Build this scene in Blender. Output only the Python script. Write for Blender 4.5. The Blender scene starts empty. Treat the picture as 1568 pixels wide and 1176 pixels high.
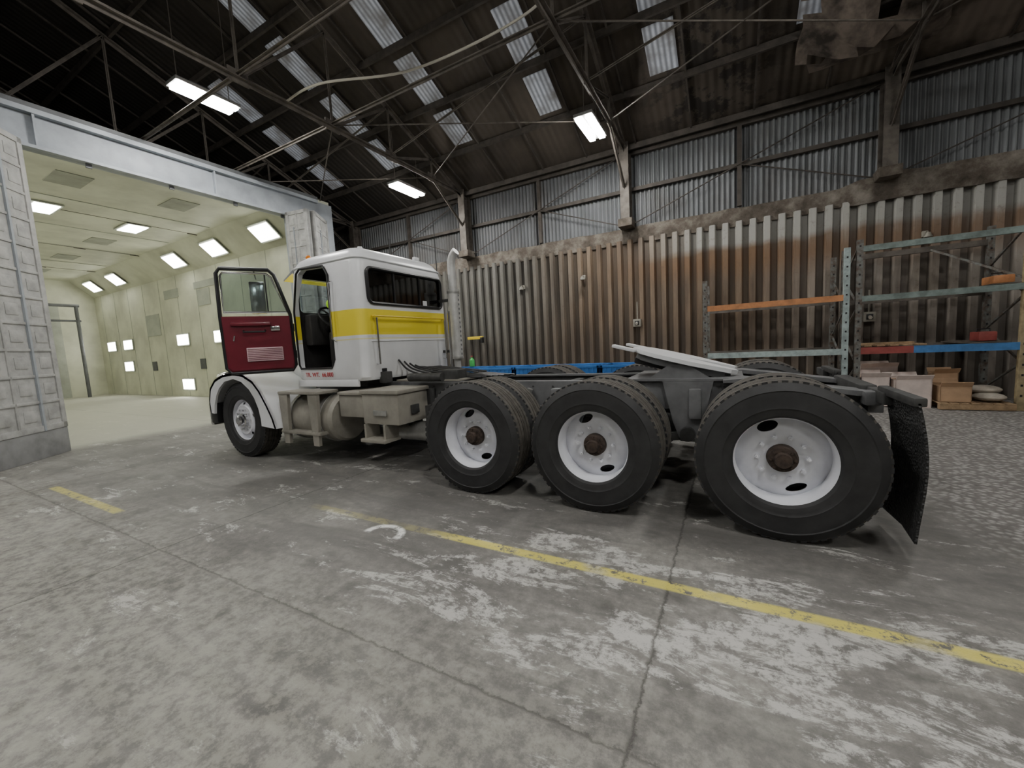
import bpy,bmesh,math,random
from mathutils import Vector,Matrix
random.seed(3)
S=bpy.context.scene
COL=S.collection
# ------------------------------------------------------------ materials
class G:
    def __init__(s,name):
        s.mat=bpy.data.materials.new(name); s.mat.use_nodes=True
        s.t=s.mat.node_tree; s.b=s.t.nodes['Principled BSDF']; s.out=s.t.nodes['Material Output']
        s._pos=None
    def put(s,sock,v):
        if isinstance(v,bpy.types.NodeSocket): s.t.links.new(v,sock)
        elif isinstance(v,(tuple,list)) and len(v)==3 and sock.type=='RGBA': sock.default_value=(*v,1)
        else: sock.default_value=v
    def pos(s):
        if not s._pos:
            n=s.t.nodes.new('ShaderNodeTexCoord'); s._pos=n.outputs['Object']
            x=s.t.nodes.new('ShaderNodeSeparateXYZ'); s.t.links.new(s._pos,x.inputs[0]); s.xyz=x.outputs
        return s._pos
    def m(s,op,a,b=0.0,c=0.0,clamp=False):
        n=s.t.nodes.new('ShaderNodeMath'); n.operation=op; n.use_clamp=clamp
        s.put(n.inputs[0],a); s.put(n.inputs[1],b); s.put(n.inputs[2],c); return n.outputs[0]
    def mr(s,v,a,b,c=0.0,d=1.0):
        n=s.t.nodes.new('ShaderNodeMapRange'); n.clamp=True
        s.put(n.inputs[0],v)
        for i,x in enumerate((a,b,c,d)): n.inputs[i+1].default_value=x
        return n.outputs[0]
    def scale(s,v3):
        n=s.t.nodes.new('ShaderNodeVectorMath'); n.operation='MULTIPLY'
        s.put(n.inputs[0],s.pos()); n.inputs[1].default_value=v3; return n.outputs[0]
    def noise(s,sc,det=4,rough=.55,vec=None,dist=0):
        n=s.t.nodes.new('ShaderNodeTexNoise'); s.put(n.inputs['Vector'],vec or s.pos())
        n.inputs['Scale'].default_value=sc; n.inputs['Detail'].default_value=det
        n.inputs['Roughness'].default_value=rough; n.inputs['Distortion'].default_value=dist
        return n.outputs['Fac']
    def vor(s,sc,vec=None):
        n=s.t.nodes.new('ShaderNodeTexVoronoi'); s.put(n.inputs['Vector'],vec or s.pos())
        n.inputs['Scale'].default_value=sc; return n.outputs['Distance']
    def mix(s,f,a,b):
        n=s.t.nodes.new('ShaderNodeMix'); n.data_type='RGBA'
        s.put(n.inputs[0],f); s.put(n.inputs[6],a); s.put(n.inputs[7],b); return n.outputs[2]
    def ramp(s,f,pts):
        n=s.t.nodes.new('ShaderNodeValToRGB'); s.put(n.inputs[0],f); e=n.color_ramp.elements
        while len(e)<len(pts): e.new(.5)
        for i,(p,c) in enumerate(pts): e[i].position=p; e[i].color=(*c,1)
        return n.outputs[0]
    def bump(s,h,st=.3,d=.02):
        n=s.t.nodes.new('ShaderNodeBump'); n.inputs['Strength'].default_value=st
        n.inputs['Distance'].default_value=d; s.put(n.inputs['Height'],h)
        s.t.links.new(n.outputs[0],s.b.inputs['Normal'])
    def band(s,v,c,w,soft=.01):   # 1 where |v-c|<w
        d=s.m('ABSOLUTE',s.m('SUBTRACT',v,c)); return s.mr(d,w-soft,w+soft,1,0)
def simple(name,c,rough=.5,metal=0,var=.25,sc=6,bump=0,c2=None,em=0):
    g=G(name); g.b.inputs['Roughness'].default_value=rough; g.b.inputs['Metallic'].default_value=metal
    if c2 is None: c2=tuple(x*(1-var) for x in c)
    n=g.noise(sc,4,.6)
    g.put(g.b.inputs['Base Color'],g.ramp(n,[(.35,c2),(.62,c)]))
    if bump: g.bump(n,bump)
    if em:
        g.put(g.b.inputs['Emission Color'],c); g.b.inputs['Emission Strength'].default_value=em
    return g.mat
def glass(name,tint,fac):
    m=bpy.data.materials.new(name); m.use_nodes=True; t=m.node_tree; t.nodes.clear()
    o=t.nodes.new('ShaderNodeOutputMaterial'); mx=t.nodes.new('ShaderNodeMixShader')
    a=t.nodes.new('ShaderNodeBsdfTransparent'); b=t.nodes.new('ShaderNodeBsdfGlossy')
    a.inputs[0].default_value=(*tint,1); b.inputs['Roughness'].default_value=.03; mx.inputs[0].default_value=fac
    t.links.new(a.outputs[0],mx.inputs[1]); t.links.new(b.outputs[0],mx.inputs[2]); t.links.new(mx.outputs[0],o.inputs[0])
    return m

M={}
M['white']=simple('white_paint',(.78,.79,.80),.32,0,.06,3)
M['rim']=simple('rim_white',(.80,.81,.86),.4,0,.14,5)
M['rubber']=simple('tyre_rubber',(.030,.030,.031),.62,0,.4,7,.1)
M['tread']=simple('tyre_tread_dusty',(.10,.09,.077),.8,0,.5,14,.3)
M['black']=simple('black_plastic',(.015,.015,.016),.45,0,.3)
M['frame']=simple('frame_grey',(.17,.172,.175),.5,.1,.35,5)
M['fdark']=simple('chassis_dark',(.06,.06,.058),.6,.1,.5,8,.1)
M['rust']=simple('hub_rust',(.075,.052,.040),.85,.1,.6,25,.4)
M['beige']=simple('tank_beige',(.34,.32,.275),.45,.1,.3,4)
M['alu']=simple('aluminium',(.55,.55,.53),.35,.7,.25,9)
M['stack']=simple('stack_aluminium',(.62,.62,.60),.42,.35,.2,9)
M['chrome']=simple('chrome',(.75,.75,.76),.15,1,.1)
M['red']=simple('door_maroon',(.15,.012,.025),.3,0,.2,4)
M['pink']=simple('vent_grille',(.70,.50,.53),.5,0,.1)
M['interior']=simple('cab_interior',(.03,.028,.027),.7,0,.4,8)
M['glassd']=glass('dark_glass',(.10,.105,.11),.12)
M['glassc']=glass('clear_glass',(.72,.78,.78),.14)
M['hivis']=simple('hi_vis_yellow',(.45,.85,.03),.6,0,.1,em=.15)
M['orange']=simple('rack_orange',(.55,.24,.10),.55,0,.3,8)
M['teal']=simple('rack_teal',(.24,.30,.28),.55,0,.4,9)
M['ltbeam']=simple('rack_pale',(.40,.48,.47),.55,0,.4,9)
M['redb']=simple('rack_red',(.36,.08,.07),.55,0,.3,9)
M['blue']=simple('blue_plastic',(.04,.19,.55),.45,0,.25,5)
M['blueb']=simple('rack_blue',(.07,.22,.50),.5,0,.3,9)
M['post']=simple('rack_post',(.19,.20,.19),.6,.2,.5,12,c2=(.10,.07,.05))
M['card']=simple('cardboard',(.50,.33,.20),.85,0,.2,5)
M['cardp']=simple('cardboard_pale',(.76,.65,.60),.85,0,.2,5)
M['wood']=simple('pallet_wood',(.42,.29,.17),.85,0,.4,12)
M['bag']=simple('sack_cloth',(.50,.45,.38),.9,0,.3,8,.2)
M['steel']=simple('truss_steel',(.16,.14,.12),.7,.2,.45,6)
M['steel2']=simple('purlin_steel',(.085,.073,.062),.75,.1,.4,6)
M['booth']=simple('booth_frame_grey',(.36,.39,.42),.5,.1,.2,3)
M['boothd']=simple('booth_trim_dark',(.12,.125,.13),.6,.1,.3,3)
M['panel']=simple('door_panel_grey',(.44,.44,.42),.75,0,.32,5,.3)
M['skirt']=simple('door_skirt',(.27,.27,.27),.8,0,.3,3)
M['cream']=simple('booth_wall_cream',(.62,.63,.50),.6,0,.24,.9)
M['filt']=simple('ceiling_filter',(.36,.37,.31),.8,0,.2,3)
M['patch']=simple('wall_patch',(.40,.42,.36),.7,0,.2,2)
M['tan']=simple('conduit_box',(.35,.33,.28),.6,.1,.3)
M['amber']=simple('amber_lens',(.8,.25,.02),.3,0,.1)
M['redl']=simple('red_lens',(.5,.02,.02),.3,0,.1)
M['cable']=simple('cable_white',(.55,.52,.45),.6,0,.1)
M['green']=simple('green_plastic',(.08,.5,.12),.5,0,.2)
M['yel']=simple('yellow_paint',(.75,.55,.04),.45,0,.15)
def emis(name,c,st):
    g=G(name); g.put(g.b.inputs['Base Color'],(.9,.9,.9)); g.put(g.b.inputs['Emission Color'],c)
    g.b.inputs['Emission Strength'].default_value=st; return g.mat
M['lamp']=emis('lamp_glow',(1,.985,.95),175)
M['blamp']=emis('booth_lamp_glow',(1,.99,.90),17)
# skylight
g=G('skylight_sheet'); g.pos()
w=g.m('SINE',g.m('MULTIPLY',g.xyz[0],2*math.pi/.09))
c=g.mix(g.mr(w,-1,1),(.16,.17,.19),(.42,.44,.48)); c=g.mix(g.mr(g.noise(2.5,4),.4,.7),c,(.12,.115,.11)); g.put(g.b.inputs['Base Color'],c)
g.put(g.b.inputs['Emission Color'],c); g.b.inputs['Emission Strength'].default_value=.34; M['sky']=g.mat
# mudflap
g=G('mudflap_rubber'); g.put(g.b.inputs['Base Color'],(.03,.03,.03)); g.b.inputs['Roughness'].default_value=.6
g.bump(g.vor(60),.8,.02); M['flap']=g.mat
# cab paint with stripe
g=G('cab_paint'); g.pos(); z=g.xyz[2]
st=g.band(z,1.735,.155,.003); st2=g.band(z,1.535,.008,.002)
base=g.ramp(g.noise(3,5),[(.3,(.70,.71,.72)),(.65,(.79,.80,.81))])
c=g.mix(st,base,(.85,.70,.06)); c=g.mix(st2,c,(.75,.7,.4)); g.put(g.b.inputs['Base Color'],c); g.b.inputs['Roughness'].default_value=.3
M['cab']=g.mat
# ---- floor
g=G('floor_concrete'); g.pos(); X,Y=g.xyz[0],g.xyz[1]
n1=g.noise(.8,6,.65,dist=.4); n2=g.noise(13,6,.78); n3=g.noise(45,3,.7)
n4=g.noise(1.5,7,.7,vec=g.scale((.7,2.2,1)),dist=.5)
base=g.ramp(g.m('ADD',g.m('MULTIPLY',n1,.5),g.m('MULTIPLY',n2,.5)),[(.36,(.10,.095,.087)),(.48,(.20,.192,.176)),(.62,(.34,.33,.30))])
dark=g.mr(n4,.48,.64); base=g.mix(g.m('MULTIPLY',dark,.6),base,(.11,.106,.098))
spots=g.mr(g.noise(3.4,3,.5,vec=g.scale((.8,1.3,1))),.60,.68); base=g.mix(g.m('MULTIPLY',spots,.5),base,(.07,.068,.063))
# tyre sweep marks (long curved dark streaks)
tm=g.mr(g.noise(2.2,3,.5,vec=g.scale((.22,2.4,1)),dist=.8),.55,.66); base=g.mix(g.m('MULTIPLY',tm,.35),base,(.085,.082,.077))
# floor zone left of line darker
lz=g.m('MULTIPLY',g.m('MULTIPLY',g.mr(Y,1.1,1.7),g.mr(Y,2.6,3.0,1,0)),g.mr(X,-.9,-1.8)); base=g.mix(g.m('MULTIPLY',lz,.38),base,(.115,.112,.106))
# shade under the truck painted into the floor colour
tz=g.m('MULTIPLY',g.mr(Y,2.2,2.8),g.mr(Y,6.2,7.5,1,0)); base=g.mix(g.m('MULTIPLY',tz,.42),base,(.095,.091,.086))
# pale worn residue
n5=g.noise(2.1,8,.78,vec=g.scale((.7,1.9,1)),dist=.4)
bandm=g.m('MULTIPLY',g.mr(Y,1.2,1.6),g.mr(Y,2.3,2.7,1,0)); bandm=g.m('MULTIPLY',bandm,g.mr(X,-2.8,-1.2))
res=g.mr(g.m('ADD',n5,g.m('SUBTRACT',g.m('MULTIPLY',bandm,.085),.02)),.555,.60); res=g.m('MULTIPLY',res,g.mr(n2,.42,.52,.05,1)); base=g.mix(g.m('MULTIPLY',res,.78),base,(.56,.55,.52))
# front-left pale
fl=g.m('MULTIPLY',g.mr(Y,1.6,.7),g.mr(n2,.44,.56)); base=g.mix(g.m('MULTIPLY',fl,.42),base,(.40,.39,.325))
# gravel area right
gm=g.m('MULTIPLY',g.mr(g.m('ADD',X,g.m('MULTIPLY',n1,.6)),1.5,1.9),g.mr(Y,2.9,3.4))
vo=g.vor(24); gc=g.ramp(vo,[(.1,(.54,.52,.50)),(.6,(.18,.17,.16))]); base=g.mix(g.m('MULTIPLY',gm,.8),base,gc)
# booth floor
bm=g.m('MULTIPLY',g.mr(X,-9.6,-10.4),g.m('MULTIPLY',g.mr(Y,.6,.9),g.mr(Y,7.7,8,1,0)))
base=g.mix(g.m('MULTIPLY',bm,.75),base,(.48,.48,.39))
# joints
def joint(v,c,w=.005):
    vv=g.m('ADD',v,g.m('MULTIPLY',g.m('SUBTRACT',n2,.5),.07)); return g.band(vv,c,w,.006)
j=None
for c0 in (-.3,-3.7,-7.1,3.1):
    a=joint(X,c0); j=a if j is None else g.m('MAXIMUM',j,a)
for c0 in (1.19,4.6,-2.2,8):
    j=g.m('MAXIMUM',j,g.m('MULTIPLY',joint(Y,c0,.004),.85))
base=g.mix(g.m('MULTIPLY',j,.85),base,(.05,.047,.042))
# yellow line
wear=g.mr(n2,.40,.47)
y1=g.m('MULTIPLY',g.band(Y,2.19,.04,.008),g.m('MULTIPLY',g.mr(X,-2.0,-1.7,.22,1),g.m('MULTIPLY',g.mr(X,-3.4,-3.3),g.mr(g.noise(2.3,2),.40,.47,.35,1))))
y2=g.m('MULTIPLY',g.band(Y,1.37,.04,.008),g.band(X,-6.0,.95,.05))
yy=g.m('MULTIPLY',g.m('MAXIMUM',y1,g.m('MULTIPLY',y2,.6)),wear); base=g.mix(g.m('MULTIPLY',yy,.88),base,(.68,.60,.12))
# white painted arc
dx=g.m('SUBTRACT',X,-2.30); dy=g.m('SUBTRACT',Y,2.03)
dx=g.m('MULTIPLY',dx,.8)
rr=g.m('SQRT',g.m('ADD',g.m('MULTIPLY',dx,dx),g.m('MULTIPLY',dy,dy)))
arc=g.m('MULTIPLY',g.band(rr,.12,.022,.01),g.mr(dy,-.04,0)); base=g.mix(g.m('MULTIPLY',arc,g.mr(n2,.38,.5)),base,(.85,.85,.82))
g.put(g.b.inputs['Base Color'],base)
g.put(g.b.inputs['Roughness'],g.m('ADD',.45,g.m('MULTIPLY',n2,.45)))
hh=g.m('ADD',g.m('MULTIPLY',n2,.4),g.m('MULTIPLY',n3,.3)); hh=g.m('SUBTRACT',hh,g.m('MULTIPLY',j,.6)); hh=g.m('SUBTRACT',hh,g.m('MULTIPLY',g.m('MULTIPLY',gm,vo),2.0))
g.bump(hh,.4,.02); M['floor']=g.mat
# ---- lower wall
g=G('wall_corrugated_rusty'); g.pos(); X,Y,Z=g.xyz[0],g.xyz[1],g.xyz[2]
n=g.noise(1,7,.65,vec=g.scale((4,4,.45))); n2=g.noise(.5,4,.6); n3=g.noise(9,5,.7)
grey=g.ramp(n,[(.3,(.09,.085,.075)),(.7,(.23,.225,.20))])
brown=g.ramp(n,[(.3,(.085,.06,.042)),(.7,(.27,.195,.13))])
pale=g.ramp(n,[(.3,(.20,.17,.145)),(.7,(.48,.445,.40))])
a=g.m('ADD',g.mr(X,-5.5,-2.8),g.m('MULTIPLY',g.m('SUBTRACT',n2,.5),1.2),0,True)
c=g.mix(a,grey,brown)
b=g.m('MULTIPLY',g.mr(X,.4,2.4),g.mr(n2,.35,.55,.5,1)); c=g.mix(b,c,pale)
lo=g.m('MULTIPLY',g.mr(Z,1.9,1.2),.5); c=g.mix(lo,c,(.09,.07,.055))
zr=g.m('ADD',Z,g.m('MULTIPLY',n,.9))
rs=g.m('MULTIPLY',g.band(zr,3.35,.28,.2),g.mr(X,-3,-1)); c=g.mix(g.m('MULTIPLY',rs,.75),c,(.20,.115,.06))
tp=g.m('MULTIPLY',g.mr(g.m('ADD',Z,g.m('MULTIPLY',n2,.5)),3.35,3.5),g.mr(X,-2,-.5)); c=g.mix(g.m('MULTIPLY',tp,.85),c,(.42,.42,.39))
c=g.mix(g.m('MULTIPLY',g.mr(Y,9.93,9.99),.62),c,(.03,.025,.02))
c=g.mix(g.m('MULTIPLY',g.mr(n3,.55,.7),.35),c,(.10,.07,.05))
g.put(g.b.inputs['Base Color'],c); g.b.inputs['Roughness'].default_value=.7; g.b.inputs['Metallic'].default_value=.15; M['wlow']=g.mat
# ---- upper wall
g=G('wall_corrugated_grey'); g.pos(); X,Y,Z=g.xyz[0],g.xyz[1],g.xyz[2]
n=g.noise(1,5,.6,vec=g.scale((2.5,2.5,.5))); n2=g.noise(.6,5,.6)
c=g.ramp(n,[(.3,(.12,.128,.132)),(.7,(.25,.262,.275))])
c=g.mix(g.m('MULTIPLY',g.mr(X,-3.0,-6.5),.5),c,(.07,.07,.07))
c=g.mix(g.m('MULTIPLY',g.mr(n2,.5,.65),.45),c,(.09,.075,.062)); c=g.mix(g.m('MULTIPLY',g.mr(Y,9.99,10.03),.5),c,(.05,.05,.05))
g.put(g.b.inputs['Base Color'],c); g.b.inputs['Roughness'].default_value=.6; g.b.inputs['Metallic'].default_value=.1; M['wup']=g.mat
g=G('ledge_concrete'); n=g.noise(2.5,8,.7)
g.put(g.b.inputs['Base Color'],g.ramp(n,[(.35,(.05,.04,.03)),(.5,(.12,.10,.08)),(.68,(.26,.235,.20))])); g.b.inputs['Roughness'].default_value=.9
g.bump(n,.8,.06); M['ledge']=g.mat
g=G('roof_sheet'); g.pos(); n=g.noise(.7,6,.6); w=g.m('SINE',g.m('MULTIPLY',g.xyz[0],2*math.pi/.15))
c=g.ramp(n,[(.35,(.040,.032,.025)),(.65,(.082,.067,.053))])
c=g.mix(g.m('MULTIPLY',g.mr(g.xyz[0],-6,-9.5),.75),c,(.012,.011,.010))
rm=g.m('MULTIPLY',g.mr(g.m('ADD',g.xyz[0],g.m('MULTIPLY',n,3.0)),2.6,4.2),g.mr(g.noise(1.1,5),.42,.55))
c=g.mix(g.m('MULTIPLY',rm,.8),c,(.19,.155,.125))  # lamp light on the right part of the roof, painted into its colour
sm=g.m('MULTIPLY',g.band(g.xyz[0],-.3,1.0,.6),g.mr(g.noise(2.3,6,.7),.5,.56)); c=g.mix(g.m('MULTIPLY',sm,.8),c,(.012,.010,.009))
g.put(g.b.inputs['Base Color'],c); g.b.inputs['Roughness'].default_value=.85; g.bump(w,.3,.02); M['roof']=g.mat
M['wplain']=simple('wall_plain_sheet',(.22,.21,.19),.8,0,.3,1)

# ------------------------------------------------------------ mesh builder
def finish(me,ang=32):
    bm=bmesh.new(); bm.from_mesh(me)
    for f in bm.faces: f.smooth=True
    for e in bm.edges:
        e.smooth = len(e.link_faces)==2 and e.calc_face_angle(0)<math.radians(ang)
    bm.to_mesh(me); bm.free()
class MB:
    def __init__(s,name): s.name=name; s.v=[]; s.f=[]; s.mi=[]; s.mats=[]
    def add(s,vs,fs,mat):
        if mat not in s.mats: s.mats.append(mat)
        k=s.mats.index(mat); o=len(s.v)
        s.v+= [tuple(v) for v in vs]; s.f+=[tuple(i+o for i in f) for f in fs]; s.mi+=[k]*len(fs)
    def box(s,c,sz,mat,bev=0,rz=0,ry=0,rx=0):
        R=Matrix.Translation(c)@Matrix.Rotation(rz,4,'Z')@Matrix.Rotation(ry,4,'Y')@Matrix.Rotation(rx,4,'X')
        bm=bmesh.new(); bmesh.ops.create_cube(bm,size=1)
        for v in bm.verts: v.co=Vector((v.co.x*sz[0],v.co.y*sz[1],v.co.z*sz[2]))
        if bev: bmesh.ops.bevel(bm,geom=bm.edges[:],offset=min(bev,min(sz)*.45),segments=2,affect='EDGES',profile=.6)
        bm.verts.ensure_lookup_table()
        for i,v in enumerate(bm.verts): v.index=i
        s.add([R@v.co for v in bm.verts],[[v.index for v in f.verts] for f in bm.faces],mat); bm.free()
    def b2(s,x0,x1,y0,y1,z0,z1,mat,bev=0):
        s.box(((x0+x1)/2,(y0+y1)/2,(z0+z1)/2),(abs(x1-x0),abs(y1-y0),abs(z1-z0)),mat,bev)
    def frame_(s,d):
        d=Vector(d).normalized(); a=Vector((0,0,1)) if abs(d.z)<.9 else Vector((1,0,0))
        u=d.cross(a).normalized(); return d,u,d.cross(u).normalized()
    def lathe(s,prof,o,d,mat,seg=48,closed=True):
        d,u,w=s.frame_(d); o=Vector(o); n=len(prof); vs=[]
        for i in range(seg):
            t=2*math.pi*i/seg; e=u*math.cos(t)+w*math.sin(t)
            for r,a in prof: vs.append(o+d*a+e*r)
        fs=[]
        for i in range(seg):
            j=(i+1)%seg
            for k in range(n if closed else n-1):
                l=(k+1)%n; fs.append((i*n+k,i*n+l,j*n+l,j*n+k))
        s.add(vs,fs,mat)
    def cyl(s,p1,p2,r,mat,seg=16,r2=None):
        p1=Vector(p1);p2=Vector(p2); d,u,w=s.frame_(p2-p1); r2=r if r2 is None else r2
        vs=[p1+(u*math.cos(2*math.pi*i/seg)+w*math.sin(2*math.pi*i/seg))*r for i in range(seg)]
        vs+=[p2+(u*math.cos(2*math.pi*i/seg)+w*math.sin(2*math.pi*i/seg))*r2 for i in range(seg)]
        fs=[(i,(i+1)%seg,seg+(i+1)%seg,seg+i) for i in range(seg)]+[tuple(range(seg))[::-1],tuple(range(seg,2*seg))]
        s.add(vs,fs,mat)
    def beam(s,p1,p2,w,h,mat):
        p1=Vector(p1);p2=Vector(p2); d=(p2-p1).normalized(); a=Vector((0,0,1)) if abs(d.z)<.95 else Vector((0,1,0))
        u=d.cross(a).normalized()*w/2; q=d.cross(u).normalized()*h/2
        vs=[p+x for p in (p1,p2) for x in (u+q,u-q,-u-q,-u+q)]
        s.add(vs,[(0,1,2,3),(7,6,5,4),(0,4,5,1),(1,5,6,2),(2,6,7,3),(3,7,4,0)],mat)
    def angle(s,p1,p2,w,mat,th=.012):
        s.beam(p1,p2,w,th,mat); s.beam(p1,p2,th,w,mat)
    def prism(s,poly,ax,lo,hi,mat):
        def P(a,b,c): return {'y':(a,c,b),'z':(a,b,c),'x':(c,a,b)}[ax]
        n=len(poly); vs=[P(a,b,lo) for a,b in poly]+[P(a,b,hi) for a,b in poly]
        s.add(vs,[tuple(range(n)),tuple(range(n,2*n))[::-1]]+[(i,n+i,n+(i+1)%n,(i+1)%n) for i in range(n)],mat)
    def tube(s,pts,r,mat,seg=8,closed=False):
        pts=[Vector(p) for p in pts]; n=len(pts); vs=[]
        pu=None
        for i,p in enumerate(pts):
            a=pts[(i-1)%n] if (closed or i>0) else p; b=pts[(i+1)%n] if (closed or i<n-1) else p
            d=(b-a).normalized()
            if pu is None: _,u,w=s.frame_(d)
            else: u=(pu-d*pu.dot(d)).normalized(); w=d.cross(u)
            pu=u
            vs+=[p+(u*math.cos(2*math.pi*k/seg)+w*math.sin(2*math.pi*k/seg))*r for k in range(seg)]
        fs=[]
        for i in range(n if closed else n-1):
            j=(i+1)%n
            for k in range(seg): fs.append((i*seg+k,i*seg+(k+1)%seg,j*seg+(k+1)%seg,j*seg+k))
        if not closed: fs+=[tuple(range(seg))[::-1],tuple(range((n-1)*seg,n*seg))]
        s.add(vs,fs,mat)
    def loft(s,secs,mat,cap=True,capmat=None):
        n=len(secs[0]); vs=[p for q in secs for p in q]; fs=[]
        for i in range(len(secs)-1):
            for k in range(n): fs.append((i*n+k,i*n+(k+1)%n,(i+1)*n+(k+1)%n,(i+1)*n+k))
        if cap: fs+=[tuple(range(n))[::-1],tuple(range((len(secs)-1)*n,len(secs)*n))]
        s.add(vs,fs,mat)
    def sphere(s,c,r,mat,seg=16,sc=(1,1,1)):
        vs=[];fs=[];R=seg//2
        for i in range(R+1):
            for j in range(seg):
                t=math.pi*i/R;p=2*math.pi*j/seg
                vs.append((c[0]+r*sc[0]*math.sin(t)*math.cos(p),c[1]+r*sc[1]*math.sin(t)*math.sin(p),c[2]+r*sc[2]*math.cos(t)))
        for i in range(R):
            for j in range(seg): fs.append((i*seg+j,i*seg+(j+1)%seg,(i+1)*seg+(j+1)%seg,(i+1)*seg+j))
        s.add(vs,fs,mat)
    def xf(s,start,Mx):
        for i in range(start,len(s.v)): s.v[i]=tuple(Mx@Vector(s.v[i]))
    def mesh(s,recalc=True):
        me=bpy.data.meshes.new(s.name); me.from_pydata(s.v,[],s.f)
        for m in s.mats: me.materials.append(m)
        for p,i in zip(me.polygons,s.mi): p.material_index=i
        if recalc:
            bm=bmesh.new(); bm.from_mesh(me); bmesh.ops.remove_doubles(bm,verts=bm.verts[:],dist=1e-5)
            bmesh.ops.recalc_face_normals(bm,faces=bm.faces[:]); bm.to_mesh(me); bm.free()
        finish(me); return me
    def obj(s,parent=None):
        o=bpy.data.objects.new(s.name,s.mesh()); COL.objects.link(o)
        if parent: par(o,parent)
        return o
def par(o,p):
    o.parent=p; o.matrix_parent_inverse=Matrix.Translation(-p.location)
def empty(name,loc):
    e=bpy.data.objects.new(name,None); e.location=loc; e.empty_display_size=.2; COL.objects.link(e); return e
def inst(name,me,loc,rz=0,parent=None):
    o=bpy.data.objects.new(name,me); o.location=loc; o.rotation_euler=(0,0,rz); COL.objects.link(o)
    if parent: par(o,parent)
    return o
def boolean(o,cutters):
    for c in cutters:
        m=o.modifiers.new('b','BOOLEAN'); m.operation='DIFFERENCE'; m.object=c; m.solver='EXACT'
    bpy.context.view_layer.update()
    dg=bpy.context.evaluated_depsgraph_get()
    me=bpy.data.meshes.new_from_object(o.evaluated_get(dg))
    o.modifiers.clear(); o.data=me; finish(me)
    for c in cutters: bpy.data.objects.remove(c)

# ------------------------------------------------------------ ROOM
XL,XR,YB,YF=-30,9,10.0,-14.0
EAVE,SL=5.65,.416; RY=-2.0
def roofz(y): return EAVE+SL*(YB-y) if y>=RY else EAVE+SL*(YB-RY)-SL*(RY-y)
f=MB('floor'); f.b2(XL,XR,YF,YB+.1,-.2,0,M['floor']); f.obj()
w=MB('wall_back')
def sheet(w,x0,x1,z0,z1,prof,pitch,mat,jag=0):
    pts=[]; x=x0
    while x<x1:
        for a,b in prof: pts.append((x+a*pitch,b))
        x+=pitch
    n=len(pts); vs=[(a,b,z0) for a,b in pts]+[(a,b,z1) for a,b in pts]
    w.add(vs,[(i,i+1,n+i+1,n+i) for i in range(n-1)],mat)
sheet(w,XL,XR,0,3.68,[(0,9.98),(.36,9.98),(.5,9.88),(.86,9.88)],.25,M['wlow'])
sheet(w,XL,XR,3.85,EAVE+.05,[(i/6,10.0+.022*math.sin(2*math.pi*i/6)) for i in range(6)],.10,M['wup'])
secs=[]; x=XL
while x<=XR:
    j=lambda a:random.uniform(-a,a); k=.10 if x>2 else 0
    secs.append([(x,9.935+j(.01)-k*.8,3.60+j(.02)),(x,9.93+j(.012)-k*1.2,3.80+j(.02)),(x,9.93+j(.012)-k,3.97+j(.025)+k*.7),(x,10.15,4.0),(x,10.15,3.6)])
    x+=.3
w.loft(secs,M['ledge'])
w.b2(XL,XR,10.05,10.2,0,EAVE+.05,M['wplain'])
wb=w.obj()
for nm,p in (('wall_right',(XR,XR+.15)),('wall_left',(XL-.15,XL))):
    w=MB(nm); w.prism([(YF,0),(YB+.2,0),(YB+.2,EAVE),(RY,roofz(RY)),(YF,EAVE)],'x',p[0],p[1],M['wplain']); w.obj()
w=MB('wall_front'); w.b2(XL,XR,YF-.15,YF,0,EAVE,M['wplain']); w.obj()
c=MB('ceiling')
th=.08
c.prism([(YB+.2,roofz(YB+.2)),(RY,roofz(RY)),(YF-.2,roofz(YF-.2)),(YF-.2,roofz(YF-.2)+th),(RY,roofz(RY)+th),(YB+.2,roofz(YB+.2)+th)],'x',XL-.15,XR+.15,M['roof'])
c.obj()
# skylights
k=0
for xc,np_ in ((-10.15,3),(-7.9,4),(-5.62,6),(-3.35,6),(-1.07,6),(1.2,6),(3.5,6)):
    k+=1; m=MB('window_%d'%k)
    for y1,y0 in ((8.46,7.66),(7.5,6.5),(6.34,5.34),(5.18,4.18),(4.02,3.0),(2.86,1.8))[:np_]:
        m.prism([(y1,roofz(y1)-.012),(y0,roofz(y0)-.012),(y0,roofz(y0)-.03),(y1,roofz(y1)-.03)],'x',xc-.25,xc+.25,M['sky'])
    m.obj()
p=MB('roof_purlins')
for i in range(11):
    y=9.74-i*1.16
    p.beam((XL+.1,y,roofz(y)-.09),(XR-.1,y,roofz(y)-.09),.05,.12,M['steel2'])
x=-28
while x<8.9:
    p.beam((x,9.8,roofz(9.8)-.05),(x,RY+.2,roofz(RY+.2)-.05),.03,.04,M['steel2']); x+=1.137
p.obj()
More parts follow.
